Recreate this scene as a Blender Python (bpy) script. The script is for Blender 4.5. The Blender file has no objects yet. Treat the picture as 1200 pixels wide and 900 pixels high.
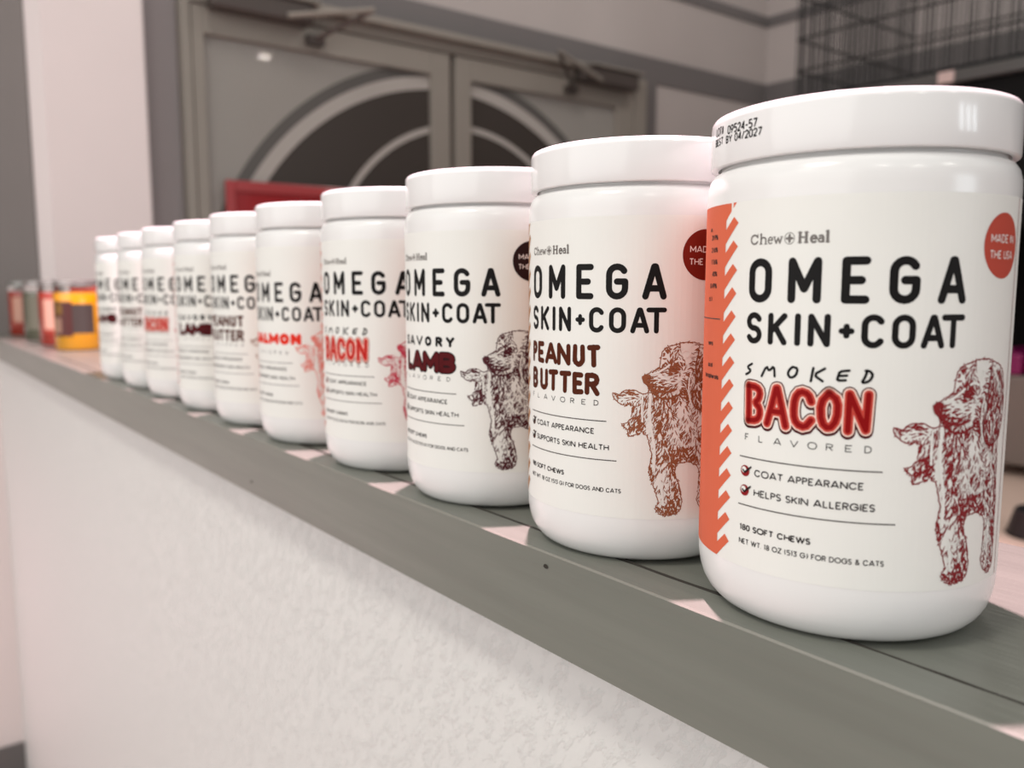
import bpy, bmesh, math, random
from math import pi, sin, cos, radians as R_, atan2, hypot
random.seed(7)
sc = bpy.context.scene
COL = sc.collection

# ---------------------------------------------------------------- camera, world, lights, exposure
EYE = 1.2508
cam = bpy.data.objects.new('camera', bpy.data.cameras.new('camera'))
COL.objects.link(cam); sc.camera = cam
cam.location = (0, 0, EYE)
cam.rotation_euler = (pi/2 - math.atan(115/982), 0, -R_(37.7))
cam.data.sensor_width = 36; cam.data.lens = 982/1200*36
cam.data.clip_start = 0.01
cam.data.dof.use_dof = True
cam.data.dof.focus_distance = 0.315
cam.data.dof.aperture_fstop = 9.3

w = bpy.data.worlds.new('room_light'); sc.world = w; w.use_nodes = True
w.node_tree.nodes['Background'].inputs[0].default_value = (1.0, .985, .97, 1)
w.node_tree.nodes['Background'].inputs[1].default_value = .40
vs = sc.view_settings
vs.view_transform = 'Standard'; vs.look = 'None'; vs.exposure = 0; vs.gamma = 1; vs.use_curve_mapping = False


def lamp(name, kind, loc, energy, color, rot=(0, 0, 0), **kw):
    l = bpy.data.lights.new(name, kind); l.energy = energy; l.color = color
    for k, v in kw.items(): setattr(l, k, v)
    o = bpy.data.objects.new(name, l); COL.objects.link(o); o.location = loc; o.rotation_euler = rot
    return o


def aim(o, tgt):
    import mathutils
    d = mathutils.Vector(tgt) - o.location
    o.rotation_euler = d.to_track_quat('-Z', 'Y').to_euler()


key = lamp('ceiling_spotlight', 'SPOT', (.47, .55, 3.15), 640, (1, .66, .745), spot_size=R_(64), spot_blend=.3, shadow_soft_size=.025)
aim(key, (.32, .8, 1.14))
win = lamp('window_daylight', 'AREA', (-2.3, .45, 1.95), 36, (1, .995, .98), shape='RECTANGLE', size=3.2, size_y=2.2)
aim(win, (.3, .5, 1.1))
for i, (x, y, s, e) in enumerate(((-1.2, -1.6, .16, 5), (-.4, -2.6, .2, 7), (.9, -2.4, .2, 6), (-2.0, .6, .12, 3), (-1.1, .25, .55, 24))):  # the last, largest one is added to cast the shadow under the ledge
    lamp('overhead_light', 'AREA', (x, y, 3.1), e, (1, .95, .88), shape='DISK', size=s)
lamp('overhead_light', 'AREA', (2.8, -2.36, 3.15), 2.2, (1, .9, .82), shape='DISK', size=.085)
for x, y, e in ((.55, 1.35, 8), (2.3, 1.1, 11)):  # unseen lights added to brighten the walls and column around the doors
    lamp('overhead_light', 'AREA', (x, y, 3.3), e, (1, .93, .88), shape='DISK', size=.5)
for k in range(3):          # narrow panes of a shop window behind the camera
    o_ = lamp('shop_window', 'AREA', (1.0 + .34*k, -2.9, 1.75), 3.2, (.86, .95, 1), shape='RECTANGLE', size=.16, size_y=.7)
    aim(o_, (.3, .2, 1.25))

# ---------------------------------------------------------------- materials
def mat(name, col, rough=.5, metal=0, coat=0, spec=None, trans=0, ior=None, emit=None):
    m = bpy.data.materials.new(name); m.use_nodes = True
    b = m.node_tree.nodes['Principled BSDF']
    b.inputs['Base Color'].default_value = (*col, 1)
    b.inputs['Roughness'].default_value = rough
    b.inputs['Metallic'].default_value = metal
    b.inputs['Coat Weight'].default_value = coat
    if spec is not None: b.inputs['Specular IOR Level'].default_value = spec
    if trans: b.inputs['Transmission Weight'].default_value = trans
    if ior: b.inputs['IOR'].default_value = ior
    return m


def s(r, g, b):
    f = lambda c: ((c/255 + .055)/1.055)**2.4 if c > 10 else c/255/12.92
    return (f(r), f(g), f(b))


def noisy(m, scale=(1, 1, 1), nscale=20, amount=.15, bump=0, bscale=60, bdist=.002, detail=4, rough_amt=0):
    """procedural colour wear and bump in object space"""
    nt = m.node_tree; N = nt.nodes; L = nt.links; b = N['Principled BSDF']
    tc = N.new('ShaderNodeTexCoord'); mp = N.new('ShaderNodeMapping'); mp.inputs['Scale'].default_value = scale
    L.new(tc.outputs['Object'], mp.inputs['Vector'])
    no = N.new('ShaderNodeTexNoise'); no.inputs['Scale'].default_value = nscale; no.inputs['Detail'].default_value = detail
    L.new(mp.outputs[0], no.inputs['Vector'])
    base = b.inputs['Base Color'].default_value[:]
    rp = N.new('ShaderNodeValToRGB')
    rp.color_ramp.elements[0].position = .3; rp.color_ramp.elements[1].position = .7
    rp.color_ramp.elements[0].color = [c*(1 - amount) for c in base[:3]] + [1]
    rp.color_ramp.elements[1].color = [min(1, c*(1 + amount)) for c in base[:3]] + [1]
    L.new(no.outputs['Fac'], rp.inputs[0]); L.new(rp.outputs[0], b.inputs['Base Color'])
    if bump:
        n2 = N.new('ShaderNodeTexNoise'); n2.inputs['Scale'].default_value = bscale; n2.inputs['Detail'].default_value = 5
        L.new(mp.outputs[0], n2.inputs['Vector'])
        bp = N.new('ShaderNodeBump'); bp.inputs['Strength'].default_value = bump; bp.inputs['Distance'].default_value = bdist
        L.new(n2.outputs['Fac'], bp.inputs['Height']); L.new(bp.outputs[0], b.inputs['Normal'])
    return m


M = {}
M['plastic'] = mat('white_plastic', (.84, .835, .825), .2, spec=.5)
M['lidplastic'] = mat('white_lid_plastic', (.85, .845, .84), .13, spec=.5)
M['ledge'] = noisy(mat('grey_gloss_paint', s(118, 120, 112), .3), (26, 1.6, 26), 3, .08, .4, 10, .0006)
M['ledge_edge'] = mat('paler_paint_edge', s(136, 134, 126), .4)  # paler grey along the front board's top edge
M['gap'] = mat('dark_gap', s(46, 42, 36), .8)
M['wallgrey'] = noisy(mat('warm_grey_wall_paint', s(184, 175, 171), .6), (1, 1, 1), 3, .03, .1, 90, .001)
M['band'] = noisy(mat('dark_grey_band_paint', s(112, 107, 106), .5), (1, 1, 1), 4, .04)
M['white'] = noisy(mat('white_wall_paint', s(238, 226, 224), .55), (1, 1, 1), 3, .02, .1, 90, .001)
M['stripgrey'] = noisy(mat('grey_strip_paint', s(140, 133, 133), .5), (1, 1, 1), 3, .04)
M['leftgrey'] = noisy(mat('left_grey_strip_paint', s(130, 124, 121), .5), (1, 1, 1), 3, .04)  # grey paint of the wall left of the column
M['alu'] = noisy(mat('beige_grey_aluminium', s(150, 143, 134), .42, .25), (1, 1, 1), 5, .04)
M['closer'] = mat('bronze_closer', s(92, 84, 80), .4, .5)
M['black'] = mat('black_paint', s(7, 6, 6), .7, spec=.2)
M['wire'] = mat('black_wire', s(38, 36, 36), .45, .3)
M['floor'] = noisy(mat('grey_tile_floor', s(150, 140, 134), .4), (1, 1, 1), 2, .06)
M['frost'] = mat('frosted_film', s(150, 146, 140), .2, coat=.3)
M['disc'] = mat('dark_vinyl', s(64, 58, 54), .25)
M['ringdark'] = mat('grey_vinyl', s(92, 89, 86), .25)
M['ringlight'] = mat('light_vinyl', s(172, 166, 160), .25)
M['red'] = mat('red_gloss_plastic', s(150, 14, 22), .18, coat=.6)
M['redrim'] = mat('red_worn_rim', s(165, 60, 62), .25, coat=.4)
M['rail'] = mat('grey_shelf_rail', s(92, 90, 88), .35, .4)


def stucco():
    m = mat('white_textured_wall', s(223, 224, 221), .5)
    nt = m.node_tree; N = nt.nodes; L = nt.links; b = N['Principled BSDF']
    tc = N.new('ShaderNodeTexCoord'); mp = N.new('ShaderNodeMapping'); mp.inputs['Scale'].default_value = (1, 1, 1)
    mp.inputs['Rotation'].default_value = (R_(-35), 0, 0)
    L.new(tc.outputs['Object'], mp.inputs['Vector'])
    mp2 = N.new('ShaderNodeMapping'); mp2.inputs['Scale'].default_value = (1, 2.2, .9); L.new(mp.outputs[0], mp2.inputs['Vector'])
    n1 = N.new('ShaderNodeTexNoise'); n1.inputs['Scale'].default_value = 95; n1.inputs['Detail'].default_value = 6; n1.inputs['Roughness'].default_value = .6
    n2 = N.new('ShaderNodeTexNoise'); n2.inputs['Scale'].default_value = 30; n2.inputs['Detail'].default_value = 3
    for n in (n1, n2): L.new(mp2.outputs[0], n.inputs['Vector'])
    r1 = N.new('ShaderNodeValToRGB'); r1.color_ramp.elements[0].position = .5; r1.color_ramp.elements[1].position = .66
    L.new(n1.outputs['Fac'], r1.inputs[0])
    ad = N.new('ShaderNodeMath'); ad.operation = 'MULTIPLY_ADD'; ad.inputs[1].default_value = .55
    L.new(r1.outputs[0], ad.inputs[0]); L.new(n2.outputs['Fac'], ad.inputs[2])
    bp = N.new('ShaderNodeBump'); bp.inputs['Strength'].default_value = .42; bp.inputs['Distance'].default_value = .003
    L.new(ad.outputs[0], bp.inputs['Height']); L.new(bp.outputs[0], b.inputs['Normal'])
    return m


M['stucco'] = stucco()

# ---------------------------------------------------------------- mesh helpers
def link(name, me, parent=None, **props):
    o = bpy.data.objects.new(name, me); COL.objects.link(o)
    if parent: o.parent = parent
    for k, v in props.items(): o[k] = v
    return o


def from_bm(name, bm, mats, parent=None, smooth=False, **props):
    me = bpy.data.meshes.new(name)
    bmesh.ops.recalc_face_normals(bm, faces=bm.faces[:]) if bm.faces else None
    bm.to_mesh(me); bm.free()
    for m in (mats if isinstance(mats, (list, tuple)) else [mats]): me.materials.append(m)
    if smooth:
        for p in me.polygons: p.use_smooth = True
    return link(name, me, parent, **props)


def box(bm, x0, x1, y0, y1, z0, z1, mi=0, bevel=0):
    vs_ = [bm.verts.new(p) for p in ((x0, y0, z0), (x1, y0, z0), (x1, y1, z0), (x0, y1, z0), (x0, y0, z1), (x1, y0, z1), (x1, y1, z1), (x0, y1, z1))]
    fs = [bm.faces.new([vs_[i] for i in f]) for f in ((0, 3, 2, 1), (4, 5, 6, 7), (0, 1, 5, 4), (1, 2, 6, 5), (2, 3, 7, 6), (3, 0, 4, 7))]
    for f in fs: f.material_index = mi
    if bevel:
        es = {e for f in fs for e in f.edges}
        bmesh.ops.bevel(bm, geom=list(es), offset=bevel, segments=2, affect='EDGES', profile=.5)


def boxes(name, L, mats, parent=None, bevel=0, **props):
    bm = bmesh.new()
    for b in L: box(bm, *b[:6], mi=b[6] if len(b) > 6 else 0, bevel=bevel)
    return from_bm(name, bm, mats, parent, **props)


def bar(bm, a, b, r, n=6):
    import mathutils
    a = mathutils.Vector(a); b = mathutils.Vector(b); d = (b - a).normalized()
    t = mathutils.Vector((0, 0, 1)) if abs(d.z) < .9 else mathutils.Vector((1, 0, 0))
    u = d.cross(t).normalized(); v = d.cross(u)
    A = [bm.verts.new(a + u*r*cos(2*pi*i/n) + v*r*sin(2*pi*i/n)) for i in range(n)]
    B = [bm.verts.new(b + u*r*cos(2*pi*i/n) + v*r*sin(2*pi*i/n)) for i in range(n)]
    for i in range(n): bm.faces.new((A[i], A[(i+1) % n], B[(i+1) % n], B[i]))
    bm.faces.new(A[::-1]); bm.faces.new(B)


def lathe(prof, n=128):
    """profile of (radius, z) -> closed revolved bmesh"""
    bm = bmesh.new(); rings = []
    for r, z in prof:
        if r < 1e-6: rings.append([bm.verts.new((0, 0, z))])
        else: rings.append([bm.verts.new((r*cos(2*pi*i/n), r*sin(2*pi*i/n), z)) for i in range(n)])
    for A, B in zip(rings, rings[1:]):
        for i in range(n):
            j = (i+1) % n
            f = [A[i % len(A)], A[j % len(A)], B[j % len(B)], B[i % len(B)]]
            f = list(dict.fromkeys(f))
            if len(f) > 2: bm.faces.new(f)
    return bm


def shade(o, ang=35):
    me = o.data
    for p in me.polygons: p.use_smooth = True
    me.set_sharp_from_angle(angle=R_(ang))
    return o


def thing(name, label, cat, loc=(0, 0, 0), rz=0, group=None):
    o = bpy.data.objects.new(name, None); COL.objects.link(o)
    o.location = loc; o.rotation_euler = (0, 0, rz); o.empty_display_size = .02
    o['label'] = label; o['category'] = cat
    if group: o['group'] = group
    return o


# ---------------------------------------------------------------- the setting
LZ = 1.14            # top of the ledge
YW = 2.35            # wall with the doors
XF, XB, XG = .2195, .388, .2385
S = dict(kind='structure')
boxes('floor', [(-3.5, 6, -4, YW + .1, -.05, 0)], M['floor'], **S)
boxes('wall_back', [(-3.5, 3.334, YW, YW + .1, 0, 3.4)], M['wallgrey'], **S)
boxes('wall_right', [(3.234, 3.334, -4, YW, 0, 3.4)], M['wallgrey'], **S)
boxes('wall_front', [(.248, .37, -1.5, YW, 0, LZ - .041)], M['stucco'], **S)
# painted bands and strips on the walls
t = .006
boxes('trim_1', [(.61, 3.234, YW - t, YW, EYE + .787, EYE + .882)], M['band'], **S)
boxes('trim_2', [(3.234 - t, 3.234, -2, YW - t, EYE + .787, EYE + .882)], M['band'], **S)
boxes('trim_3', [(.61, 3.234, YW - t, YW, EYE + 1.125, EYE + 1.168), (3.234 - t, 3.234, -2, YW - t, EYE + 1.125, EYE + 1.168)], M['band'], **S)
boxes('trim_4', [(.611, .702, YW - t, YW, .1, EYE + .787)], M['stripgrey'], **S)
boxes('trim_5', [(2.436, 2.53, YW - t, YW, .1, EYE + .787)], M['band'], **S)
boxes('trim_6', [(-1.2, .35, YW - t, YW, 1.12, 3.4)], M['leftgrey'], **S)
boxes('trim_7', [(-1.2, .248, YW - t, YW, .1, 1.12)], M['white'], **S)
boxes('baseboard_left', [(-1.2, .248, YW - .016, YW - t, 0, .105)], M['band'], bevel=.002, **S)
bm = bmesh.new()
pts = [(.352, YW), (.352, YW - .012), (.378, YW - .05), (.606, YW - .05), (.610, YW - .046), (.610, YW)]
A = [bm.verts.new((x, y, 0)) for x, y in pts]; B = [bm.verts.new((x, y, 3.4)) for x, y in pts]
for i in range(len(pts)):
    j = (i+1) % len(pts); bm.faces.new((A[i], A[j], B[j], B[i]))
bm.faces.new(A); bm.faces.new(B)
from_bm('trim_8', bm, M['white'], **S)

# doors ------------------------------------------------------------
HEAD = EYE + .735
fr = boxes('trim_9', [(.703, .727, YW - .045, YW, 0, HEAD + .045), (2.372, 2.434, YW - .045, YW, 0, HEAD + .045), (.727, 2.372, YW - .045, YW, HEAD, HEAD + .045),
                      (.74, 2.3, YW - .075, YW - .045, HEAD + .032, HEAD + .052)], M['alu'], bevel=.002, **S)
RC = (1.547, EYE - .128)


def ring_cells(x0, x1, z0, z1, cx, cz, r0, r1, y, bm, mi, n=160):
    """part of a flat ring of vinyl that falls inside a pane, as quads"""
    for k in range(n):
        a0 = 2*pi*k/n; a1 = 2*pi*(k+1)/n
        for q in range(6):
            ra = r0 + (r1 - r0)*q/6; rb = r0 + (r1 - r0)*(q+1)/6
            P = [(cx + r*cos(a), cz + r*sin(a)) for r, a in ((ra, a0), (rb, a0), (rb, a1), (ra, a1))]
            if all(x < x0 for x, z in P) or all(x > x1 for x, z in P) or all(z < z0 for x, z in P) or all(z > z1 for x, z in P): continue
            P = [(min(max(x, x0), x1), min(max(z, z0), z1)) for x, z in P]
            if abs(sum(P[i][0]*P[(i+1) % 4][1] - P[(i+1) % 4][0]*P[i][1] for i in range(4))) < 1e-8: continue
            f = bm.faces.new([bm.verts.new((x, y, z)) for x, z in P]); f.material_index = mi


def door(name, x0, x1, g0, g1):
    z1 = HEAD - .004; gz0, gz1 = .3, EYE + .66
    o = boxes(name, [(x0, g0, YW - .04, YW - .002, .01, z1), (g1, x1, YW - .04, YW - .002, .01, z1), (g0, g1, YW - .04, YW - .002, gz1, z1), (g0, g1, YW - .04, YW - .002, .01, gz0)], M['alu'], bevel=.002, **S)
    p = boxes('glass_pane', [(g0, g1, YW - .024, YW - .016, gz0, gz1)], M['frost'], o)
    bm = bmesh.new(); y = YW - .0246
    ring_cells(g0, g1, gz0, gz1, *RC, .0, .748, y, bm, 0)
    ring_cells(g0, g1, gz0, gz1, *RC, .748, .788, y, bm, 1)
    ring_cells(g0, g1, gz0, gz1, *RC, .788, .822, y, bm, 2)
    ring_cells(g0, g1, gz0, gz1, 1.6, EYE + .02, .481, .5, y - .0006, bm, 3)
    from_bm('round_decal', bm, [M['disc'], M['ringlight'], M['ringdark'], M['ringlight']], o)
    return o


door('door_1', .73, 1.536, .762, 1.466)
door('door_2', 1.556, 2.369, 1.618, 2.28)


def closer(label, x, sgn, zc):
    c = thing('door_closer', label, 'door closer', (x, YW - .045, zc), 0, 'door closers')
    bm = bmesh.new(); box(bm, -.14, .14, -.05, 0, -.028, .028, bevel=.006); from_bm('body', bm, M['closer'], c)
    bm = bmesh.new(); box(bm, -.1, .16, -.06, -.01, .0285, .036, bevel=.002); from_bm('cover_plate', bm, M['alu'], c)
    bm = bmesh.new(); bar(bm, (sgn*.06, -.058, -.02), (sgn*.30, -.10, .03), .008); from_bm('arm', bm, M['alu'], c)
    bm = bmesh.new(); bar(bm, (sgn*.30, -.10, .03), (sgn*.16, -.02, -.055), .007); box(bm, sgn*.16 - .025, sgn*.16 + .025, -.02, .004, -.07, -.045); from_bm('forearm', bm, M['closer'], c)
    return c


closer('bronze door closer at top of left glass door above arched decal', .91, 1, HEAD + .012)
closer('dark door closer over right glass door near the door corner', 2.2, -1, HEAD + .012)

# red framed sign on the door, partly hidden by the jars
r = thing('red_sign', 'glossy red sign with pale rim on left glass door behind jars', 'sign', (.80, YW - .052, EYE - .1))
W_, H_ = .56, .385
boxes('panel', [(.02, W_ - .02, 0, .006, 0, H_ - .03)], M['red'], r)
boxes('rim', [(0, .025, -.006, .010, 0, H_), (W_ - .025, W_, -.006, .010, 0, H_), (.025, W_ - .025, -.006, .010, H_ - .03, H_)], M['redrim'], r, bevel=.003)

# wooden ledge ------------------------------------------------------
def plank(name, x0, x1, z0, z1, mats, parent, seed, jag=None, y0=-.9, y1=YW - .052, n=700):
    """long board; vertices every few mm so worn edges can waver"""
    rnd = random.Random(seed); bm = bmesh.new(); rows = []
    va = vb = 0
    for k in range(n + 1):
        y = y0 + (y1 - y0)*k/n
        va += (rnd.random() - .5)*.0004 - va*.12; vb += (rnd.random() - .5)*.0004 - vb*.12
        xa = x0 + (va if jag in ('both', 'a') else 0); xb = x1 + (vb if jag in ('both', 'b') else 0)
        c = .0007
        P = [(xa, z0), (xa, z1 - c), (xa + c, z1), (xb - c, z1), (xb, z1 - c), (xb, z0)]
        rows.append([bm.verts.new((x, y, z)) for x, z in P])
    for a, b in zip(rows, rows[1:]):
        for i in range(6):
            j = (i+1) % 6
            f = bm.faces.new((a[i], a[j], b[j], b[i]))
            if i == 1 and len(mats) > 1: f.material_index = 1
    bm.faces.new(rows[0]); bm.faces.new(rows[-1])
    return from_bm(name, bm, mats, parent)


ledge = thing('wooden_ledge', 'long grey-painted wooden ledge capping the white wall under the jars', 'ledge', (0, 0, LZ))
fb = plank('front_board', XF, XG - .0009, -.0426, 0, [M['ledge'], M['ledge_edge']], ledge, 3, 'b')
plank('top_board', XG + .0009, XB, -.038, -.0008, [M['ledge']], ledge, 5, 'a')
plank('seam_shade_strip', XG - .0008, XG + .0007, -.02, .0001, [M['gap']], ledge, 9, 'both')  # solid strip whose dark colour stands in for the shade inside the crack
for (y, z) in ((.2606, -.0064), (.5995, -.0337)):           # nail dents in the front board
    bm = bmesh.new(); n = 14
    c = bm.verts.new((XF - .0001, y, z - .0004)); ring = [bm.verts.new((XF - .0002, y + .0016*cos(2*pi*i/n), z + .0013*sin(2*pi*i/n)*(1 if sin(2*pi*i/n) > 0 else .5))) for i in range(n)]
    for i in range(n): bm.faces.new((c, ring[i], ring[(i+1) % n]))
    from_bm('nail_dent', bm, M['gap'], fb)

# ---------------------------------------------------------------- label artwork (a vector stroke alphabet)
RB = .049   # jar radius


def arc(cx, cy, rx, ry, a0, a1, n=None):
    n = n or max(4, int(abs(a1 - a0)/18))
    return [(cx + rx*cos(R_(a0 + (a1 - a0)*i/n)), cy + ry*sin(R_(a0 + (a1 - a0)*i/n))) for i in range(n + 1)]


def stadium(w, h):
    r = min(w/2, h/2)
    return arc(w - r, h - r, r, r, 0, 90) + arc(r, h - r, r, r, 90, 180) + arc(r, r, r, r, 180, 270) + arc(w - r, r, r, r, 270, 360) + [(w, h - r)]


def glyph(ch, w, h):
    r = min(w/2, h/2)
    if ch in 'O0': return [stadium(w, h)]
    if ch == 'C': return [arc(w - r, h - r, r, r, 30, 90) + arc(r, h - r, r, r, 90, 180) + arc(r, r, r, r, 180, 270) + arc(w - r, r, r, r, 270, 330)]
    if ch == 'G': return [arc(w - r, h - r, r, r, 30, 90) + arc(r, h - r, r, r, 90, 180) + arc(r, r, r, r, 180, 270) + arc(w - r, r, r, r, 270, 360) + [(w, h*.5), (w*.5, h*.5)]]
    if ch == 'M': return [[(0, 0), (0, h), (w/2, h*.28), (w, h), (w, 0)]]
    if ch == 'E': return [[(w, h), (0, h), (0, 0), (w, 0)], [(0, h/2), (w*.78, h/2)]]
    if ch == 'F': return [[(w, h), (0, h), (0, 0)], [(0, h/2), (w*.8, h/2)]]
    if ch == 'L': return [[(0, h), (0, 0), (w, 0)]]
    if ch == 'A': return [[(0, 0), (w*.46, h), (w*.54, h), (w, 0)], [(w*.16, h*.27), (w*.84, h*.27)]]
    if ch == 'S': return [arc(w/2, h*.75, w/2, h*.25, 25, 180) + arc(w/2, h*.75, w/2, h*.25, 180, 270)[1:] + arc(w/2, h*.25, w/2, h*.25, 90, 0)[1:] + arc(w/2, h*.25, w/2, h*.25, 0, -155)[1:]]
    if ch == 'K': return [[(0, 0), (0, h)], [(w, h), (0, h*.38)], [(w*.32, h*.6), (w, 0)]]
    if ch == 'I': return [[(w/2, 0), (w/2, h)]]
    if ch == 'N': return [[(0, 0), (0, h), (w, 0), (w, h)]]
    if ch == 'T': return [[(0, h), (w, h)], [(w/2, h), (w/2, 0)]]
    if ch == '+': return [[(0, h/2), (w, h/2)], [(w/2, 0), (w/2, h)]]
    if ch == 'H': return [[(0, 0), (0, h)], [(w, 0), (w, h)], [(0, h*.5), (w, h*.5)]]
    if ch == 'V': return [[(0, h), (w/2, 0), (w, h)]]
    if ch == 'W': return [[(0, h), (w*.27, 0), (w*.5, h), (w*.73, 0), (w, h)]]
    if ch == 'Z': return [[(0, h), (w, h), (0, 0), (w, 0)]]
    if ch == 'Y': return [[(0, h), (w/2, h*.45), (w, h)], [(w/2, h*.45), (w/2, 0)]]
    if ch == 'U': return [[(0, h), (0, r)] + arc(w/2, r, w/2, r, 180, 360) + [(w, h)]]
    q = h/4
    if ch == 'D': return [[(0, 0), (0, h), (w*.35, h)] + arc(w*.35, h/2, w*.65, h/2, 90, -90) + [(0, 0)]]
    if ch == 'P': return [[(0, 0), (0, h), (w*.5, h)] + arc(w*.5, h - q, w*.5, q, 90, -90) + [(0, h/2)]]
    if ch == 'R': return [[(0, 0), (0, h), (w*.5, h)] + arc(w*.5, h - q, w*.5, q, 90, -90) + [(0, h/2)], [(w*.45, h/2), (w, 0)]]
    if ch == 'B': return [[(0, 0), (0, h), (w*.5, h)] + arc(w*.5, h - q, w*.45, q, 90, -90) + [(0, h/2), (w*.5, h/2)] + arc(w*.5, q, w*.5, q, 90, -90) + [(0, 0)]]
    if ch == '1': return [[(0, h*.82), (w*.7, h), (w*.7, 0)]]
    if ch == '2': return [arc(w/2, h*.72, w/2, h*.28, 170, -30) + [(0, 0), (w, 0)]]
    if ch == '3': return [[(0, h), (w, h), (w*.45, h*.58)] + arc(w*.45, h*.29, w*.55, h*.29, 90, -140)]
    if ch == '4': return [[(w*.8, 0), (w*.8, h), (0, h*.3), (w, h*.3)]]
    if ch == '5': return [[(w, h), (w*.1, h), (0, h*.55)] + arc(w*.45, h*.3, w*.55, h*.3, 100, -140)]
    if ch == '6': return [[(w*.8, h), (w*.1, h*.45)], arc(w/2, h*.3, w/2, h*.3, 0, 360)]
    if ch == '7': return [[(0, h), (w, h), (w*.3, 0)]]
    if ch == '8': return [arc(w/2, h*.75, w*.42, h*.25, 0, 360), arc(w/2, h*.25, w/2, h*.25, 0, 360)]
    if ch == '9': return [[(w*.2, 0), (w*.9, h*.55)], arc(w/2, h*.7, w/2, h*.3, 0, 360)]
    if ch == '.': return [[(0, 0), (.001, h*.06)]]
    if ch == '(': return [arc(w*1.2, h/2, w*1.2, h*.62, 125, 235)]
    if ch == ')': return [arc(-w*.2, h/2, w*1.2, h*.62, 55, -55)]
    if ch == '/': return [[(0, 0), (w, h)]]
    if ch == '-': return [[(0, h*.45), (w, h*.45)]]
    if ch == '#': return [[(w*.25, 0), (w*.4, h)], [(w*.65, 0), (w*.8, h)], [(0, h*.35), (w, h*.35)], [(0, h*.68), (w, h*.68)]]
    if ch == '&': return [[(w, 0), (w*.2, h*.75)] + arc(w*.42, h*.8, w*.24, h*.2, 190, -20) + [(w*.1, h*.35)] + arc(w*.4, h*.24, w*.38, h*.24, 170, 330) + [(w, h*.45)]]
    if ch == '%': return [arc(w*.2, h*.78, w*.2, h*.22, 0, 360), arc(w*.8, h*.22, w*.2, h*.22, 0, 360), [(w*.15, 0), (w*.85, h)]]
    x = h*.68
    if ch == 'o': return [arc(w/2, x/2, w/2, x/2, 0, 360)]
    if ch == 'c': return [arc(w/2, x/2, w/2, x/2, 45, 315)]
    if ch == 'e': return [[(0, x/2), (w, x/2)] + arc(w/2, x/2, w/2, x/2, 0, 310)]
    if ch == 'a': return [arc(w/2, x/2, w/2, x/2, 0, 360), [(w, 0), (w, x)]]
    if ch == 'd': return [arc(w/2, x/2, w/2, x/2, 0, 360), [(w, 0), (w, h)]]
    if ch == 'p': return [arc(w/2, x/2, w/2, x/2, 0, 360), [(0, -x*.45), (0, x)]]
    if ch in 'hn': return [[(0, 0), (0, h if ch == 'h' else x)], [(0, x*.5)] + arc(w/2, x*.5, w/2, x*.5, 180, 0) + [(w, 0)]]
    if ch == 'l': return [[(w/2, 0), (w/2, h)]]
    if ch == 'i': return [[(w/2, 0), (w/2, x)], [(w/2, h*.92), (w/2, h)]]
    if ch == 'r': return [[(0, 0), (0, x)], [(0, x*.5)] + arc(w*.6, x*.5, w*.6, x*.45, 180, 70)]
    if ch == 's': return [[(a*1., b*.68) for a, b in glyph('S', w, h)[0]]]
    if ch == 't': return [[(w*.4, h*.95), (w*.4, 0), (w, 0)], [(0, x), (w, x)]]
    if ch == 'v': return [[(0, x), (w/2, 0), (w, x)]]
    return []


NATW = dict(M=.85, W=1.1, I=.02, E=.48, F=.46, L=.44, T=.6, O=.92, C=.76, G=.84, D=.7, N=.7, H=.68, A=.8, V=.75, P=.48, R=.52, S=.46, K=.58, B=.5, U=.62, Y=.66, Z=.6)
NATW.update({'1': .22, '.': .02, '(': .22, ')': .22, '&': .62, '%': .8, '-': .35, '/': .4, 'l': .02, 'i': .02, 't': .3, 'r': .28, ' ': .22, '#': .6})


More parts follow.
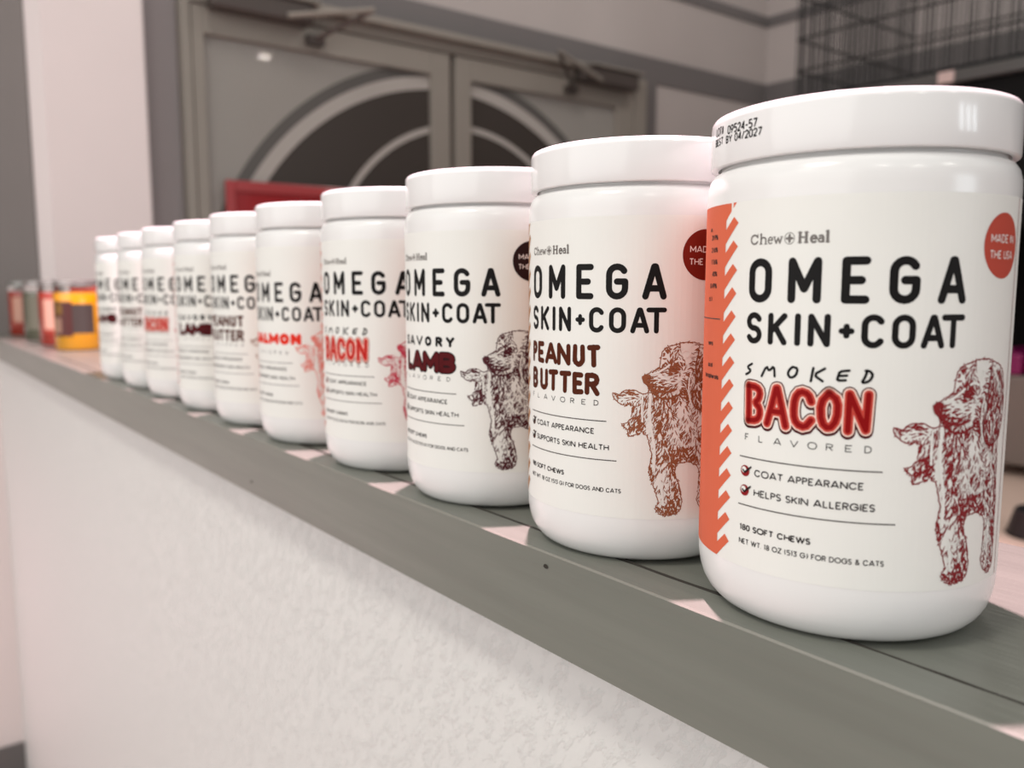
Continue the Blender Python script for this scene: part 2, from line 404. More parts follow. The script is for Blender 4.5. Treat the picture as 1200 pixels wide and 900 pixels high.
class Art:
    """flat print in label millimetres (u along the wrap, v up), wrapped onto a cylinder"""
    def __init__(self, radius=49.0): self.v = []; self.f = []; self.m = []; self.mats = []; self.r = radius
    def mi(self, m):
        if m not in self.mats: self.mats.append(m)
        return self.mats.index(m)
    def poly(self, pts, layer, m):
        n = len(self.v); a = sum(pts[i][0]*pts[(i+1) % len(pts)][1] - pts[(i+1) % len(pts)][0]*pts[i][1] for i in range(len(pts)))
        if a < 0: pts = pts[::-1]
        rr = self.r + .06 + .07*layer
        for u, v in pts: self.v.append((rr*cos(u/self.r)/1000, rr*sin(u/self.r)/1000, v/1000))
        self.f.append(list(range(n, n + len(pts)))); self.m.append(self.mi(m))
    def disc(self, u, v, r, layer, m, n=10, rings=1, ry=None):
        ry = ry or r
        P = lambda k, q: (u + r*q*cos(2*pi*k/n), v + ry*q*sin(2*pi*k/n))
        if rings == 1: self.poly([P(k, 1) for k in range(n)], layer, m); return
        for q in range(rings):
            for k in range(n):
                a, b = q/rings, (q+1)/rings
                self.poly([P(k, a), P(k, b), P(k+1, b)] + ([P(k+1, a)] if q else []), layer, m)
    def rect(self, u0, u1, v0, v1, layer, m, step=2.5):
        n = max(1, int((u1 - u0)/step + .99))
        for i in range(n):
            a = u0 + (u1 - u0)*i/n; b = u0 + (u1 - u0)*(i+1)/n
            self.poly([(a, v0), (b, v0), (b, v1), (a, v1)], layer, m)
    def stroke(self, pts, w, layer, m, cap=True, taper=None):
        P = [pts[0]]
        for q in pts[1:]:
            p = P[-1]; d = hypot(q[0]-p[0], q[1]-p[1]); n = max(1, int(d/2.5 + .99))
            if d < 1e-9: continue
            for i in range(1, n+1): P.append((p[0] + (q[0]-p[0])*i/n, p[1] + (q[1]-p[1])*i/n))
        n = len(P)
        if n < 2: return
        closed = hypot(P[0][0]-P[-1][0], P[0][1]-P[-1][1]) < 1e-6 and n > 3
        D = [((b[0]-a[0]), (b[1]-a[1])) for a, b in zip(P, P[1:])]
        D = [(x/hypot(x, y), y/hypot(x, y)) for x, y in D]
        Lf = []; Rt = []; disc = []
        for i in range(n):
            a = D[i-1] if i > 0 else (D[-1] if closed else D[0]); b = D[i] if i < n-1 else (D[0] if closed else D[-1])
            tx, ty = a[0]+b[0], a[1]+b[1]; l = hypot(tx, ty)
            c = a[0]*b[0] + a[1]*b[1]
            hw = w/2*(1 if not taper else taper(i/(n-1)))
            if c < .75 or l < 1e-6:      # sharp corner
                disc.append((P[i], hw)); Lf.append(None); Rt.append(None); continue
            nx, ny = -ty/l, tx/l; k = hw/max(.5, (nx*-a[1] + ny*a[0]))
            Lf.append((P[i][0]+nx*k, P[i][1]+ny*k)); Rt.append((P[i][0]-nx*k, P[i][1]-ny*k))
        for i in range(n-1):
            hw0 = w/2*(1 if not taper else taper(i/(n-1))); hw1 = w/2*(1 if not taper else taper((i+1)/(n-1)))
            nx, ny = -D[i][1], D[i][0]
            l0 = Lf[i] or (P[i][0]+nx*hw0, P[i][1]+ny*hw0); r0 = Rt[i] or (P[i][0]-nx*hw0, P[i][1]-ny*hw0)
            l1 = Lf[i+1] or (P[i+1][0]+nx*hw1, P[i+1][1]+ny*hw1); r1 = Rt[i+1] or (P[i+1][0]-nx*hw1, P[i+1][1]-ny*hw1)
            self.poly([r0, r1, l1, l0], layer, m)
        for p, hw in disc:
            if hw > .06: self.disc(p[0], p[1], hw, layer, m, 12 if hw > .5 else 8)
        if cap and not closed and not taper:
            for p in (P[0], P[-1]): self.disc(p[0], p[1], w/2, layer, m, 14 if w > 1 else 8)
    def letter(self, ch, u0, u1, v0, v1, w, layer, m, cap=True, slant=0, jit=0):
        W_ = max(.001, u1-u0-w); H_ = v1-v0-w
        for st in glyph(ch, W_, H_):
            self.stroke([(u0 + w/2 + x + slant*y + random.uniform(-jit, jit), v0 + w/2 + y + random.uniform(-jit, jit)) for x, y in st], w, layer, m, cap)
    def text(self, t, u0, v0, h, w, layer, m, u1=None, gap=.24, cap=False, rot=0):
        W = [NATW.get(c, .5) for c in t]; tot = sum(W) + gap*(len(t)-1)
        k = ((u1-u0-w)/tot) if u1 else h
        x = u0
        for c, wd in zip(t, W):
            if c != ' ': self.letter(c, x, x + wd*k + w, v0, v0 + h, w, layer, m, cap)
            x += (wd + gap)*k
    def mesh(self, name, th0=None):
        me = bpy.data.meshes.new(name); me.from_pydata(self.v, [], self.f)
        for m in self.mats: me.materials.append(m)
        me.polygons.foreach_set('material_index', self.m); me.update()
        return me


DOG = [(57.3,75.7),(57.7,76.8),(59.6,77.2),(61.3,78.3),(63.4,79.4),(63.7,82.3),(64.2,85.4),(65.5,87.1),(67.7,88.0),(71.3,89.0),(75.4,89.4),(79.1,88.6),(84.0,87.2),(86.8,84.7),(88.6,80.7),(89.4,76.2),(89.4,71.9),(88.6,68.4),(87.2,65.4),(86.4,64.1),(86.3,61.2),(86.9,56.3),(87.2,52.3),(88.0,44.7),(88.3,39.8),(88.5,34.8),(88.7,29.4),(88.6,25.3),(87.6,23.2),(85.1,21.9),(81.7,23.4),(79.6,27.0),(80.4,29.2),(80.5,34.0),(80.6,38.8),(79.4,40.9),(76.0,42.4),(72.4,42.3),(70.5,40.7),(70.1,37.9),(71.7,34.9),(72.7,31.4),(73.3,26.6),(73.1,23.7),(70.9,21.7),(67.2,21.1),(64.3,22.0),(62.8,23.8),(63.0,25.0),(64.0,26.3),(63.2,29.2),(61.8,33.5),(60.9,36.4),(60.0,39.7),(60.5,42.0),(61.0,45.7),(60.6,47.5),(59.7,50.3),(59.0,53.1),(57.0,54.3),(55.6,53.7),(52.8,52.6),(51.7,53.3),(51.6,55.1),(49.7,56.5),(49.4,57.4),(51.4,57.8),(52.9,60.0),(53.2,62.7),(53.5,65.4),(50.4,64.8),(48.1,65.6),(46.3,66.8),(45.6,68.1),(45.6,69.2),(46.2,69.5),(47.9,68.8),(49.6,70.2),(51.8,70.8),(54.5,70.8),(56.7,69.4),(57.9,69.4),(59.4,70.0),(60.9,69.8),(59.5,71.4),(58.5,72.8),(57.6,74.4)]
# tone of the engraving: (u, v, ru, rv, darkness)
TONE = [(58.6,75.3,2.2,2.6,1.2),(63,71.6,5,2,.7),(69.2,79.2,2.6,2.2,1.1),(72,68.5,6,1.8,.5),(66.5,84,2,3,.5),(74,85,2.6,2.4,-.7),(64.5,78.3,4,.8,-.5),(67.5,75,3.2,1.6,-.35),
        (80,73,1.6,9,.6),(85.5,76,2.6,9,.25),(83,83,2,4,-.35),(74,44.5,5,3.2,.9),(70.2,41,2,5,.7),(60.2,60,.9,11,-1.0),(57,60,1.1,8,.5),(56.3,56,2.4,2,.6),(62,46,.8,6,-.9),(64.2,58,2,7,.5),
        (70,60,3,6,-.12),(76,60,4,5,-.2),(66,36,3,4,-.4),(68,24,4.5,3,.75),(65.2,28,1,6,-.6),(71.4,31,1.6,5,.45),(83,34,1.2,6,-.6),(86.8,40,1.2,12,.5),(84.5,25,3,3,.1),(50,67.5,3,1.2,-.3),(55,69.5,2.5,1.5,.6),(52,65.6,3,.7,.5),(61,40,1,6,.6)]


def inside(p, poly):
    c = False; x, y = p
    for i in range(len(poly)):
        (x0, y0), (x1, y1) = poly[i-1], poly[i]
        if (y0 > y) != (y1 > y) and x < (x1-x0)*(y-y0)/(y1-y0) + x0: c = not c
    return c


def tone(u, v, base=.46):
    d = base
    for a, b, ra, rb, k in TONE:
        q = ((u-a)/ra)**2 + ((v-b)/rb)**2
        if q < 6: d += k*math.exp(-q)
    return d


def draw_dog(A, ink, layer):
    rnd = random.Random(11)
    def hair(u, v, ang, ln, w, bend):
        nonlocal layer, ink
        P = []
        for i in range(4):
            a = ang + bend*(i/3 - .5); P.append((u, v)); u += cos(a)*ln/3; v += sin(a)*ln/3
        A.stroke(P, w, layer, ink, False, lambda t_: .35 + 1.3*min(t_, 1-t_)*1.2)
    def flow(u, v):
        if v > 67 and u < 57: return R_(190) + .25*sin(u)                       # tail
        if ((u-84)/6)**2 + ((v-74)/13)**2 < 1: return R_(-96) + .3*sin(v*.9 + u)   # ear
        if v > 67 and u < 71 and v < 79: return R_(200) - .06*(v-74)*3            # muzzle
        if v > 67: return atan2(v-78, u-72) + 1.1*sin(u*.8)                       # curls of the head
        if v < 31: return R_(-90) + .8*sin(u*2.1 + v)
        if u < 64: return R_(-118) + .15*sin(v)
        return R_(-94) + .55*sin(u*.9 + v*.35)
    n = 0
    while n < 3300:
        u = rnd.uniform(45, 90); v = rnd.uniform(21, 90)
        if not inside((u, v), DOG): continue
        n += 1
        d = tone(u, v)
        if rnd.random() > d*1.1 + .06: continue
        a = flow(u, v) + rnd.gauss(0, .25); ln = rnd.uniform(1.3, 2.9)*(.75 if d > 1 else 1)
        if not inside((u + cos(a)*ln, v + sin(a)*ln), DOG): ln *= .4
        hair(u, v, a, ln, .24 + .46*min(1.2, max(d, .1)), rnd.uniform(-.9, .9))
    main = (layer, ink); n = 0
    while n < 620:                                   # bare paper between the engraved hairs
        u = rnd.uniform(45, 90); v = rnd.uniform(23, 88)
        if not inside((u, v), DOG): continue
        n += 1
        d = tone(u, v)
        if rnd.random() > 1.05 - d: continue
        a = flow(u, v) + rnd.gauss(0, .3); ln = rnd.uniform(1.2, 2.8)
        if not inside((u + cos(a)*ln*1.3, v + sin(a)*ln*1.3), DOG): continue
        layer, ink = main[0] + 1, PAPER
        hair(u, v, a, ln, rnd.uniform(.3, .62), rnd.uniform(-.9, .9))
        layer, ink = main
    for pts, w_ in (([(60.6,77.0),(62.6,77.6),(65.5,79.2),(67.3,80.6)], .8), ([(60.2,69.2),(59.9,64),(60.2,58),(61.4,52),(62.3,46),(61.9,40)], 1.0), ([(57.2,68.6),(56.9,63),(57.3,58.5)], .7),
                    ([(69.6,81.8),(71,82.4),(73,81.6)], .8), ([(76.2,78),(75.2,73.5),(75.2,69),(77,64)], .6), ([(72.2,85.6),(73.6,86.6),(75.4,86),(75.6,84.4),(74,83.6)], .8), ([(65.2,33),(65.4,29),(66,25.5)], .9),
                    ([(83,38),(83.2,33),(83.4,28)], .9), ([(79.6,86.6),(82.6,83.8),(84.6,79)], .7), ([(66.6,74),(69,73.4),(71.6,74.6)], .6), ([(62.5,73.5),(64.5,72.6)], .5), ([(71.8,77.6),(73,75.8)], .5)):
        A.stroke(smooth(pts), w_, layer + 1, PAPER)
    for i in range(len(DOG)):                                                      # shaggy outline
        (x0, y0), (x1, y1) = DOG[i-1], DOG[i]; L_ = hypot(x1-x0, y1-y0); a = atan2(y1-y0, x1-x0); k = max(1, int(L_/.9))
        for j in range(k):
            f = j/k; hair(x0 + (x1-x0)*f, y0 + (y1-y0)*f, a + rnd.gauss(0, .16), L_/k*1.5, .42, rnd.uniform(-.3, .3))
    for pts, w_ in (([(60.3,72.0),(61.8,70.8),(64.5,70.0),(67.5,70.2),(70,71.2)], .8), ([(60.5,71.2),(62.5,68.4),(66,67.2),(70.5,68.4),(72.5,70)], .7),
                    ([(79.3,86),(77.8,80),(78.4,74),(76.4,70),(77,65),(80,62.4),(83.5,63),(86.6,66)], .55), ([(67.6,79.2),(69.2,80.2),(71,79)], 1.0), ([(68,78.4),(70.6,77.8)], .9),
                    ([(57.7,75.6),(58.2,74.2)], 2.0), ([(58.2,76.2),(59.4,76.2)], 1.5), ([(59.2,73.2),(60.6,72.6)], 1.0)):
        A.stroke(smooth(pts) if len(pts) > 2 else pts, w_, layer + 2, ink)


INK = mat('black_ink', s(16, 14, 14), .6, spec=.2); GREY = mat('grey_ink', s(112, 106, 102), .5); CREAM = mat('cream_ink', s(248, 218, 204), .6, spec=.15)
PAPER = noisy(mat('label_paper', s(236, 236, 231), .42, spec=.35), (1, 1, 1), 40, .012); THIN = mat('thin_dark_ink', s(66, 58, 56), .5)
TXT = mat('small_text_ink', s(44, 38, 38), .6, spec=.2); WHITE = mat('white_ink', s(236, 226, 222), .5)


def logo(A, dv):
    g = GREY; y = 123.5 + dv
    A.letter('C', .1, 3.3, y - .05, y + 3.2, .55, 1, g); A.stroke([(2.95, y+2.2), (2.95, y+3.1)], .4, 1, g)
    A.stroke([(4.2, y+.2), (4.2, y+3.2)], .6, 1, g); A.stroke([(4.2, y+1.5)] + arc(5.1, y+1.4, .85, .7, 170, 10) + [(5.95, y+.2)], .5, 1, g)
    for x in (4.2, 5.95): A.stroke([(x-.5, y+.1), (x+.5, y+.1)], .25, 1, g)
    A.stroke([(3.8, y+3.15), (4.2, y+3.15)], .25, 1, g)
    A.stroke([(6.9, y+1.2), (8.3, y+1.2)] + arc(7.6, y+1.1, .75, .98, 5, 310), .42, 1, g)
    A.stroke([(8.9, y+2.05), (9.6, y+.15), (10.2, y+1.8), (10.8, y+.15), (11.4, y+2.05)], .45, 1, g)
    A.stroke([(8.6, y+2.1), (9.3, y+2.1)], .25, 1, g); A.stroke([(11, y+2.1), (11.7, y+2.1)], .25, 1, g)
    A.stroke(arc(13.9, y+1.5, 1.55, 1.7, 0, 360), .2, 1, g); A.stroke([(13.0, y+1.5), (14.8, y+1.5)], .75, 1, g); A.stroke([(13.9, y+.55), (13.9, y+2.45)], .75, 1, g)
    for x in (17.1, 19.0):
        A.stroke([(x, y+.2), (x, y+3.1)], .85, 1, g)
        for v in (.15, 3.15): A.stroke([(x-.55, y+v), (x+.55, y+v)], .3, 1, g)
    A.stroke([(17.1, y+1.7), (19, y+1.7)], .5, 1, g)
    A.stroke([(20.4, y+1.2), (22.0, y+1.2)] + arc(21.2, y+1.1, .8, .98, 5, 310), .65, 1, g)
    A.stroke(arc(23.2, y+.75, .6, .55, 0, 360), .55, 1, g); A.stroke([(22.8, y+1.95), (23.6, y+2.05), (23.9, y+1.6), (23.95, y+.2)], .6, 1, g)
    A.stroke([(25.1, y+.2), (25.1, y+3.3)], .85, 1, g); A.stroke([(24.6, y+.15), (25.7, y+.15)], .3, 1, g); A.stroke([(24.6, y+3.25), (25.1, y+3.25)], .3, 1, g)


SMOKED = [[(2.3,86.3),(.6,85.4),(.9,84.7),(1.9,84.3),(1.3,83.4),(0,82.8)],[(6.1,82.7),(7.8,86.1),(8.7,84.4),(10.4,86.3),(10.7,83)],[(16.4,86.3),(18,86),(17.6,83.8),(15.9,82.8),(14.9,84),(15.4,85.4),(16.4,86.3)],
          [(22.6,86.3),(22,82.3)],[(25.9,86.3),(22.7,84.3),(25.4,82.5)],[(32.7,86),(30.1,85.7),(29.7,84.2),(29.4,82.9),(31.8,83.1)],[(29.9,84.3),(32.1,84.5)],[(37.6,86.2),(37.1,84.3),(36.1,82.4),(38.2,82.9),(39.2,84.8),(38.4,86),(37.1,86.1)]]
BACON = [[(1.5,79.3),(1.8,68.3)],[(1.5,79.3),(4.6,79.1),(5.9,77.7),(5.5,75.4),(4,74.1),(5.9,72.7),(6,70),(4.7,68.5),(1.8,68.3)],[(11.4,79.3),(10.2,73.9),(8.7,68.1)],[(11.9,79.4),(13.3,74.2),(14.9,67.9)],[(10.5,72.1),(13.4,72)],
         [(22.4,76.1),(21.5,78.4),(19.1,79.1),(17.5,77),(17.2,71.9),(18.2,69),(20.8,68.1),(22.6,70.5)],[(27.4,79),(30,77),(29.9,71.2),(27.8,68.1),(25.5,70.1),(25.1,76.1),(27.4,79)],[(33,68),(33.1,79.1),(37.9,68.5),(38.3,79.1)]]


def smooth(P, k=1):
    for _ in range(k):
        Q = [P[0]]
        for a, b in zip(P, P[1:]): Q += [(a[0]*.75 + b[0]*.25, a[1]*.75 + b[1]*.25), (a[0]*.25 + b[0]*.75, a[1]*.25 + b[1]*.75)]
        P = Q + [P[-1]]
    return P


def make_label(fl, new=False):
    A = Art(); dv = -6 if fl == 'salmon' else 0
    C = dict(bacon=dict(dog=s(132, 34, 38), dot=s(186, 74, 58), side=s(216, 104, 74), chk=s(140, 20, 26)),
             oldbacon=dict(dog=s(196, 66, 86), dot=s(176, 52, 48), side=s(208, 120, 100), chk=s(140, 30, 32)),
             peanut=dict(dog=s(146, 88, 60), dot=s(118, 30, 18), side=s(176, 128, 92), chk=s(70, 34, 20)),
             lamb=dict(dog=s(82, 38, 44), dot=s(38, 14, 16), side=s(206, 150, 140), chk=s(60, 14, 18)),
             salmon=dict(dog=s(232, 140, 128), dot=s(220, 90, 70), side=s(238, 170, 150), chk=s(190, 60, 50)))[fl]
    ink = {k: mat(fl + '_' + k + '_ink', v, .6, spec=.2) for k, v in C.items()}
    # paper wrap
    n = 128
    for k in range(n):
        a = -100 + 300*k/n; b = -100 + 300*(k+1)/n
        A.poly([(a, 19.6), (b, 19.6), (b, 137.4), (a, 137.4)], 0, PAPER)
    # coloured side panel with its zigzag edge
    A.rect(-62, -12.3, 19.7, 137.3, 1, ink['side'], 2)
    p = 7.47
    for k in range(-1, 15):
        d = -p*k; q = [(-12.4, 128.8+d), (-7.9, 132.8+d), (-5.6, 130.8+d), (-12.4, 124.2+d)]
        if k == -1: q = [(-12.4, 137.3), (-6.7, 137.3), (-12.4, 131.8)]
        q = [(x, min(137.3, max(19.7, y))) for x, y in q]
        if k == -1: A.poly(q, 1, ink['side'])
        else:
            for j in range(4):
                L_ = lambda a, b, f: (a[0] + (b[0]-a[0])*f, a[1] + (b[1]-a[1])*f)
                A.poly([L_(q[0], q[1], j/4), L_(q[0], q[1], (j+1)/4), L_(q[3], q[2], (j+1)/4), L_(q[3], q[2], j/4)], 1, ink['side'])
    if new:
        for y, t_ in ((128.8, 'in.'), (126, '21.9%'), (121.9, '2.16%'), (117.9, '1.76%'), (113.9, '.40%'), (109.9, '0.49%'), (105.6, 'ct.)'), (90.6, 'vers'), (83.2, 'acid'), (79.4, 'tocopherols')):
            wd = sum(NATW.get(c, .5) + .24 for c in t_)*1.75
            A.text(t_, {'in.': -22.5, 'ct.)': -21.5, 'vers': -19.5, 'acid': -19.5, 'tocopherols': -14.5}.get(t_, -17.6) - wd, y, 1.75, .36, 2, TXT)
        A.rect(-40, -14.5, 99.6, 99.95, 2, THIN)
    A.rect(92.2, 92.6, 19.7, 137.3, 1, ink['dog'])
    logo(A, dv)
    for ch, a, b in (('O', 0, 8.6), ('M', 13.9, 23.9), ('E', 29.4, 37.2), ('G', 42.3, 51.0), ('A', 56.3, 65.6)):
        A.letter(ch, a, b, 105.6+dv, 119.3+dv, 2.45, 1, INK)
    for ch, a, b in (('S', -.4, 5.6), ('K', 7.8, 14.2), ('I', 16.5, 18.4), ('N', 20.5, 27.0), ('C', 35.4, 41.9), ('O', 43.7, 50.4), ('A', 52.0, 59.2), ('T', 58.0, 65.8)):
        A.letter(ch, a, b, 92.7+dv, 102.6+dv, 1.85, 1, INK)
    A.letter('+', 29.2, 33.6, 95.4+dv, 99.8+dv, 1.75, 1, INK)
    A.disc(81.2, 122.6+dv, 9.7, 1, ink['dot'], 44, 6)
    A.text('MADE IN', 74.4, 123.4+dv, 2.5, .36, 2, WHITE, 88); A.text('THE USA', 74.2, 118.7+dv, 2.5, .36, 2, WHITE, 87.6)
    draw_dog(A, ink['dog'], 1)
    # flavour lettering
    fv = 64.0
    if fl in ('bacon', 'oldbacon'):
        for st in SMOKED: A.stroke(smooth(st), .8, 1, INK)
        old = fl == 'oldbacon'
        dark = mat('bacon_outline_ink', s(74, 22, 26) if not old else s(150, 60, 56), .6, spec=.15); mid = mat('bacon_mid_ink', s(202, 74, 62) if not old else s(222, 96, 84), .6, spec=.15); core = mat('bacon_core_ink', s(140, 4, 6) if not old else s(190, 34, 30), .6, spec=.15)
        for st in BACON:
            S_ = smooth(st) if len(st) > 4 else st
            A.stroke([(x, y-.5) for x, y in S_], 4.3, 1, dark); A.stroke(S_, 4.4, 1, dark); A.stroke(S_, 3.6, 2, CREAM); A.stroke(S_, 2.7, 3, mid); A.stroke(S_, 1.5, 4, core)
        fv = 61.6 if new else 63.6
    elif fl == 'peanut':
        br = mat('peanut_brown_ink', s(80, 32, 12), .6, spec=.15); random.seed(3)
        for ch, a, b in (('P', -.6, 4.4), ('E', 5.2, 10.6), ('A', 11.4, 19.6), ('N', 19.4, 26.8), ('U', 28, 33.8), ('T', 34.6, 40.5)): A.letter(ch, a, b, 79, 87.9, 2.15, 1, br, True, 0, .16)
        for ch, a, b in (('B', -.6, 5.2), ('U', 7.2, 13.6), ('T', 13.9, 20.4), ('T', 20.9, 27.3), ('E', 27.9, 33.2), ('R', 33.9, 40.2)): A.letter(ch, a, b, 67.9, 76.9, 2.15, 1, br, True, 0, .16)
        random.seed(7)
    elif fl == 'lamb':
        red = mat('lamb_ink', s(84, 12, 18), .6, spec=.15); sh = mat('lamb_shadow_ink', s(40, 8, 12), .6, spec=.15)
        for i, (ch, a, b) in enumerate((('S', 2, 6.3), ('A', 8.0, 13.6), ('V', 15.6, 21.4), ('O', 23.4, 28.2), ('R', 31.0, 35.4), ('Y', 37.6, 42.4))): A.letter(ch, a, b, 80.9, 85.9, 1.15 if i < 3 else 1.5, 1, INK)
        for ch, a, b in (('L', 2.4, 10.6), ('A', 10.2, 22.2), ('M', 21.0, 33.6), ('B', 32.8, 43.4)):
            A.letter(ch, a, b, 67.5, 78.7, 3.9, 1, sh); A.letter(ch, a+.6, b-.6, 68.2, 78.1, 2.5, 2, red)
    elif fl == 'salmon':
        red = mat('salmon_ink', s(226, 52, 34), .6, spec=.15)
        for ch, a, b in (('S', -1, 6.2), ('A', 6, 14.5), ('L', 15, 21), ('M', 21.5, 32), ('O', 32.8, 41), ('N', 42, 50)): A.letter(ch, a, b, 70.6, 78.4, 3.1, 1, red)
    for i, ch in enumerate('FLAVORED'):
        x = .4 + i*5.35 if new else -.3 + i*5.45
        A.letter(ch, x, x + {'F': 1.5, 'L': 1.6, 'O': 2.8, 'V': 2.6, 'A': 2.6}.get(ch, 2.0), fv, fv + 2.2, .28, 1, TXT, False)
    B = dict(l1=56.1, a=50.3, b=43.9, l2=40.3, c=31.8, d=27.3) if new else dict(l1=58, a=52.6, b=46.4, l2=42.5, c=34.1, d=29.6)
    A.rect(-1.6, 43.2, B['l1']-.2, B['l1']+.2, 1, THIN); A.rect(-1.6, 47.5, B['l2']-.2, B['l2']+.2, 1, THIN)
    for k, v in (('a', 'COAT APPEARANCE'), ('b', 'HELPS SKIN ALLERGIES' if new else 'SUPPORTS SKIN HEALTH')):
        y = B[k]; A.text(v, 4.6, y, 2.35, .42, 1, TXT, {'COAT APPEARANCE': 38.2}.get(v, 41.6 if new else 44.4))
        A.disc(.9, y+1.25, 1.85, 1, ink['chk'], 18); A.disc(.5, y+1.6, 1.0, 2, PAPER, 14); A.stroke([(.1, y+1.5), (.9, y+.8), (3.3, y+2.8)], .6, 3, INK)
    A.text('180 SOFT CHEWS', -.7, B['c'], 2.1, .46, 1, TXT, 23.9)
    A.text('NET WT. 18 OZ (513 G) FOR DOGS & CATS' if new else 'NET WT. 18 OZ (513 G) FOR DOGS AND CATS', -.8, B['d'], 1.8, .31, 1, TXT, 44.9 if new else 49.4)
    me = A.mesh('label')
    for pl in me.polygons: pl.use_smooth = False
    return me


LABELS = {'bacon': make_label('bacon', True), 'oldbacon': make_label('oldbacon'), 'peanut': make_label('peanut'), 'lamb': make_label('lamb'), 'salmon': make_label('salmon')}

# ---------------------------------------------------------------- the jars
mm = lambda L: [(a/1000, b/1000) for a, b in L]
bodyprof = mm([(0, 1.2), (34, 1.0), (36.5, .1), (38.5, 0), (40.8, .5), (43.2, 1.9), (45.4, 4.2), (47.2, 7.4), (48.3, 11), (48.85, 14.5), (49, 17.5), (49, 40), (49, 90), (49, 140.5), (48.85, 143.5), (48.2, 146.2), (46.9, 148.2), (45.2, 149.2), (44.6, 149.6), (44.6, 152), (44.6, 160), (0, 160)])
lidprof = mm([(0, 160.3), (44.8, 160.3), (45.2, 151.0), (45.6, 150.3), (47.2, 150.2), (47.95, 150.5), (48.2, 151.2), (48.2, 158), (48.2, 164.2), (48.0, 165.6), (47.3, 166.6), (46.3, 167), (45.2, 166.9), (44.4, 166.3), (44, 165.9), (0, 165.9)])
bm = lathe(bodyprof); me_body = bpy.data.meshes.new('jar_body'); bmesh.ops.recalc_face_normals(bm, faces=bm.faces[:]); bm.to_mesh(me_body); bm.free(); me_body.materials.append(M['plastic'])
bm = lathe(lidprof); me_lid = bpy.data.meshes.new('lid'); bmesh.ops.recalc_face_normals(bm, faces=bm.faces[:]); bm.to_mesh(me_lid); bm.free(); me_lid.materials.append(M['lidplastic'])
for me in (me_body, me_lid):
    for p_ in me.polygons: p_.use_smooth = True
    me.set_sharp_from_angle(angle=R_(40))

GR = 'white supplement jars lined up on the ledge'
JARS = [(.1589, 172.9, 'bacon', 'largest nearest white jar with orange side panel and smoked bacon label'),
        (.2580, 158.4, 'peanut', 'second nearest white jar, sharp peanut butter label with brown dog'),
        (.3633, 158.4, 'lamb', 'third nearest white jar, sharp savory lamb label with black dot'),
        (.4651, 170.0, 'oldbacon', 'fourth white jar, smoked bacon label with pink dog beside the salmon jar'),
        (.5736, 165.5, 'salmon', 'fifth white jar, the only one with bright red salmon lettering'),
        (.6732, 172.7, 'peanut', 'blurred white peanut butter jar standing directly behind the salmon jar'),
        (.7728, 181.5, 'lamb', 'blurred white savory lamb jar, fourth from the yellow candle'),
        (.8806, 175.2, 'oldbacon', 'small blurred white smoked bacon jar, third from the yellow candle'),
        (.9800, 176.5, 'peanut', 'tiny blurred white peanut butter jar, second from the yellow candle'),
        (1.0882, 171.3, 'lamb', 'farthest blurred white savory lamb jar, right beside the yellow candle')]
for i, (y, th, fl, lab) in enumerate(JARS):
    j = thing('supplement_jar', lab, 'jar', (.2708, y, LZ), R_(th), GR)
    link('jar_body', me_body, j); lid = link('lid', me_lid, j); link('label', LABELS[fl], j)
    if i == 0:
        A = Art(48.2)
        A.text('LOT#', -24.4, 160.3, 2.9, .5, 0, INK, -17.4); A.text('09524-57', -14.6, 159.6, 2.9, .5, 0, INK, .4)
        A.text('BEST', -25.0, 157.1, 2.5, .48, 0, INK, -17.6); A.text('BY', -15.6, 156.9, 2.5, .48, 0, INK, -11.6); A.text('04/2027', -10.2, 156.8, 2.7, .48, 0, INK, 2.4)
        link('date_stamp', A.mesh('date_stamp'), lid, label='black printed lot code on lid edge')

# ---------------------------------------------------------------- candles further along the ledge
GLASS = mat('clear_glass', (.95, .96, .95), .03, trans=1, ior=1.3)
CAP = mat('grey_candle_lid', s(140, 138, 134), .25, .5)
jarprof = mm([(0, 0), (33, 0), (36.5, 1), (38, 3.5), (38, 97), (37.4, 99), (0, 99)])
rimprof = mm([(34.4, 99.05), (37.4, 99.05), (36.9, 106), (36.4, 110), (34.4, 110)])
capprof = mm([(0, 110.1), (36.6, 110.1), (37.4, 111), (37.4, 119), (36.8, 120.5), (0, 120.5)])


def candle(y, label, wax, art, aim_=0):
    c = thing('scented_candle', label, 'candle', (.3, y, LZ), atan2(-y, -.3) + aim_, 'jar candles at the far end of the ledge')
    o = shade(from_bm('jar', lathe(jarprof, 64), mat('coloured_glass', wax, .12, coat=.6), c))
    o = shade(from_bm('glass_rim', lathe(rimprof, 64), GLASS, c)); o = shade(from_bm('lid', lathe(capprof, 64), CAP, c))
    A = Art(38.0)
    for (a0, a1, z0, z1, col, ly) in art: A.rect(R_(a0)*38, R_(a1)*38, z0, z1, ly, mat('label_print', col, .4))
    link('label', A.mesh('label'), c)


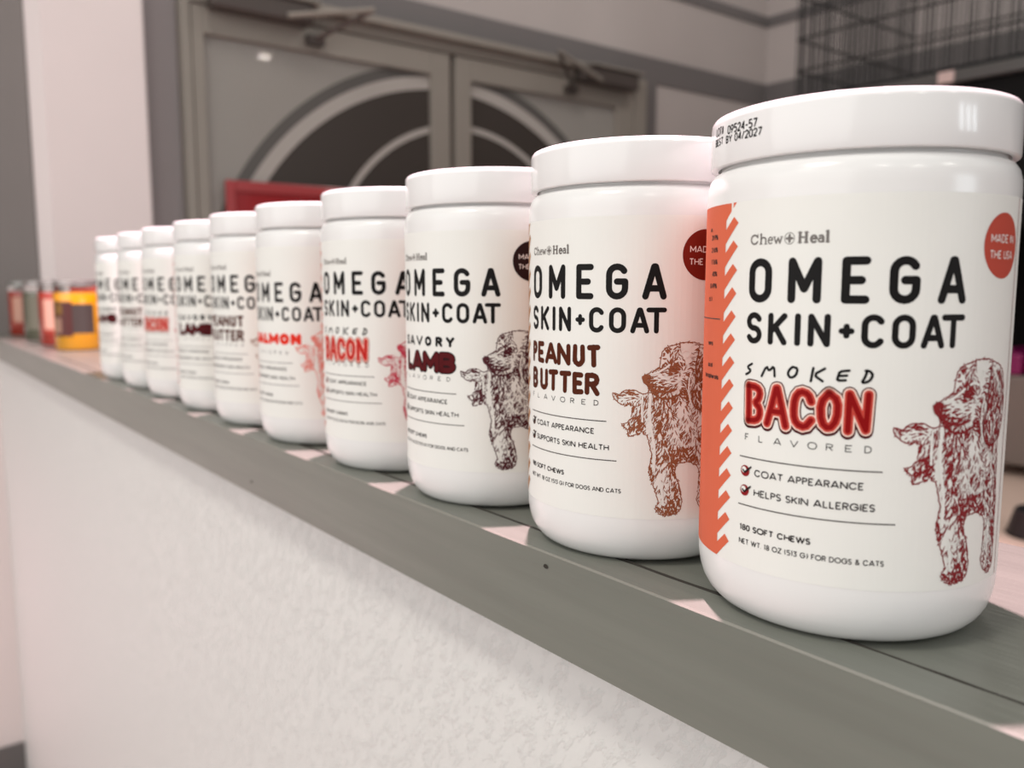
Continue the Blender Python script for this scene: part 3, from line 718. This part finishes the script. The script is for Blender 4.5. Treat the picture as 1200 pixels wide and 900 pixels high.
candle(1.636, 'yellow jar candle with black square label, nearest of the candles', s(205, 146, 18),
       [(-14, 40, 29, 80, s(64, 58, 54), 1), (-72, -14, 24, 84, s(70, 26, 22), 0), (-68, -44, 30, 56, s(150, 120, 100), 1), (-60, -40, 62, 80, s(120, 90, 30), 1)])
for y, lab, wax, art in ((1.792, 'red jar candle with tan label spot directly behind the yellow candle', s(150, 40, 22), [(-60, 80, 22, 90, s(150, 46, 28), 0), (-10, 60, 48, 66, s(196, 150, 110), 1), (-50, -20, 30, 86, s(206, 160, 140), 1)]),
                         (1.982, 'dark green jar candle standing between two red jar candles', s(72, 78, 60), [(-60, 80, 22, 90, s(96, 98, 82), 0), (-10, 30, 30, 84, s(140, 130, 122), 1), (40, 58, 24, 88, s(60, 70, 52), 1)]),
                         (2.2, 'farthest red jar candle at left end by the grey wall', s(150, 42, 26), [(-60, 80, 22, 90, s(158, 54, 36), 0), (-10, 60, 50, 66, s(200, 150, 110), 1), (-50, -16, 30, 86, s(200, 150, 130), 1)])):
    candle(y, lab, wax, art)

# ---------------------------------------------------------------- right-hand background: rack, crates, counter
rack = thing('display_rack', 'black display rack with grey top rail under the wire crates', 'rack', (2.2, 0, 0))
boxes('canopy', [(.0, .9, -.6, 1.52, 1.40, 1.755)], M['black'], rack)
boxes('back_panel', [(.86, .9, -.6, 1.52, .0, 1.40)], M['black'], rack)
boxes('top_rail', [(-.02, 0, -.6, 1.54, 1.752, 1.782), (.0, .9, 1.52, 1.54, 1.752, 1.782)], M['rail'], rack, bevel=.002)
boxes('top_board', [(0, .9, -.6, 1.52, 1.755, 1.778)], M['black'], rack)


def crate(label, y0, y1, dx):
    c = thing('wire_crate', label, 'crate', (2.2 + dx, (y0 + y1)/2, 1.782))
    h = (y1 - y0)/2; D = .68; H = .62
    def panel(name, f, a0, a1, sp=.0155):
        bm = bmesh.new(); n = int((a1 - a0)/sp)
        for k in range(n + 1): a = a0 + (a1 - a0)*k/n; bar(bm, f(a, .004), f(a, H), .0022, 5)
        for z in (.004, .09, .18, .3, .42, .54, H): bar(bm, f(a0, z), f(a1, z), .0036, 5)
        from_bm(name, bm, M['wire'], c)
    panel('front_panel', lambda a, z: (.01, a, z), -h, h)
    panel('rear_panel', lambda a, z: (D, a, z), -h, h)
    panel('end_panel', lambda a, z: (a, h, z), .01, D)
    panel('end_panel', lambda a, z: (a, -h, z), .01, D)
    boxes('tray', [(.01, D, -h, h, .004, .014)], M['black'], c)


crate('black wire crate standing on the rack in the upper right', .40, 1.50, 0)
tg = boxes('price_tag', [(-.004, 0, -.02, .02, -.014, .014)], mat('pink_tag', s(206, 182, 176), .35), bevel=.001)
tg.location = (2.1795, 1.05, 1.767); tg['label'] = 'small pinkish tag on the grey rail of the rack'; tg['category'] = 'tag'

cnt = thing('display_counter', 'low beige counter behind the ledge at right edge', 'counter', (1.6, 0, 0))
bg = noisy(mat('beige_counter', s(226, 198, 182), .5), (1, 1, 1), 8, .05)
boxes('top', [(-.5, 1.3, -.3, 1.2, .75, .785)], bg, cnt, bevel=.004)
boxes('base', [(-.4, 1.2, -.2, 1.1, 0, .75)], mat('counter_base', s(150, 140, 134), .6), cnt)
g = thing('metal_box', 'grey metal box on short feet on the beige counter', 'box', (2.2, .87, .785))
boxes('body', [(0, .3, -.35, .06, .03, .25)], mat('grey_metal', s(128, 118, 112), .4, .3), g, bevel=.006)
for x, y in ((.03, .03), (.27, .03), (.03, -.31), (.27, -.31)): boxes('foot', [(x - .015, x + .015, y - .015, y + .015, 0, .03)], M['black'], g)
for lab, y, c, z in (('magenta packet on top of the grey metal box', .865, s(130, 16, 84), .055), ('orange packet on the grey metal box next to magenta one', .805, s(170, 96, 44), .03)):
    pk = thing('packet', lab, 'packet', (2.24, y, 1.035), 0, 'bright packets on the metal box')
    bm = bmesh.new(); box(bm, -.04, .04, -.025, .025, 0, z, bevel=.008); from_bm('pouch', bm, mat('packet_print', c, .35), pk)
    boxes('top_seal', [(-.04, .04, -.004, .004, z, z + .012)], mat('packet_seal', tuple(q*.7 for q in c), .35), pk)
bw = thing('pet_bowl', 'small dark round bowl on the beige counter behind nearest jar', 'bowl', (1.72, .60, .785))
shade(from_bm('bowl', lathe(mm([(0, 0), (52, 0), (60, 3), (48, 48), (45, 50), (42, 47), (36, 12), (0, 9)]), 48), mat('dark_bowl', s(46, 40, 42), .4), bw))
shade(from_bm('rubber_ring', lathe(mm([(52, .2), (61, .2), (62, 2.6), (60.5, 3.2), (52, 3.2)]), 48), M['black'], bw))
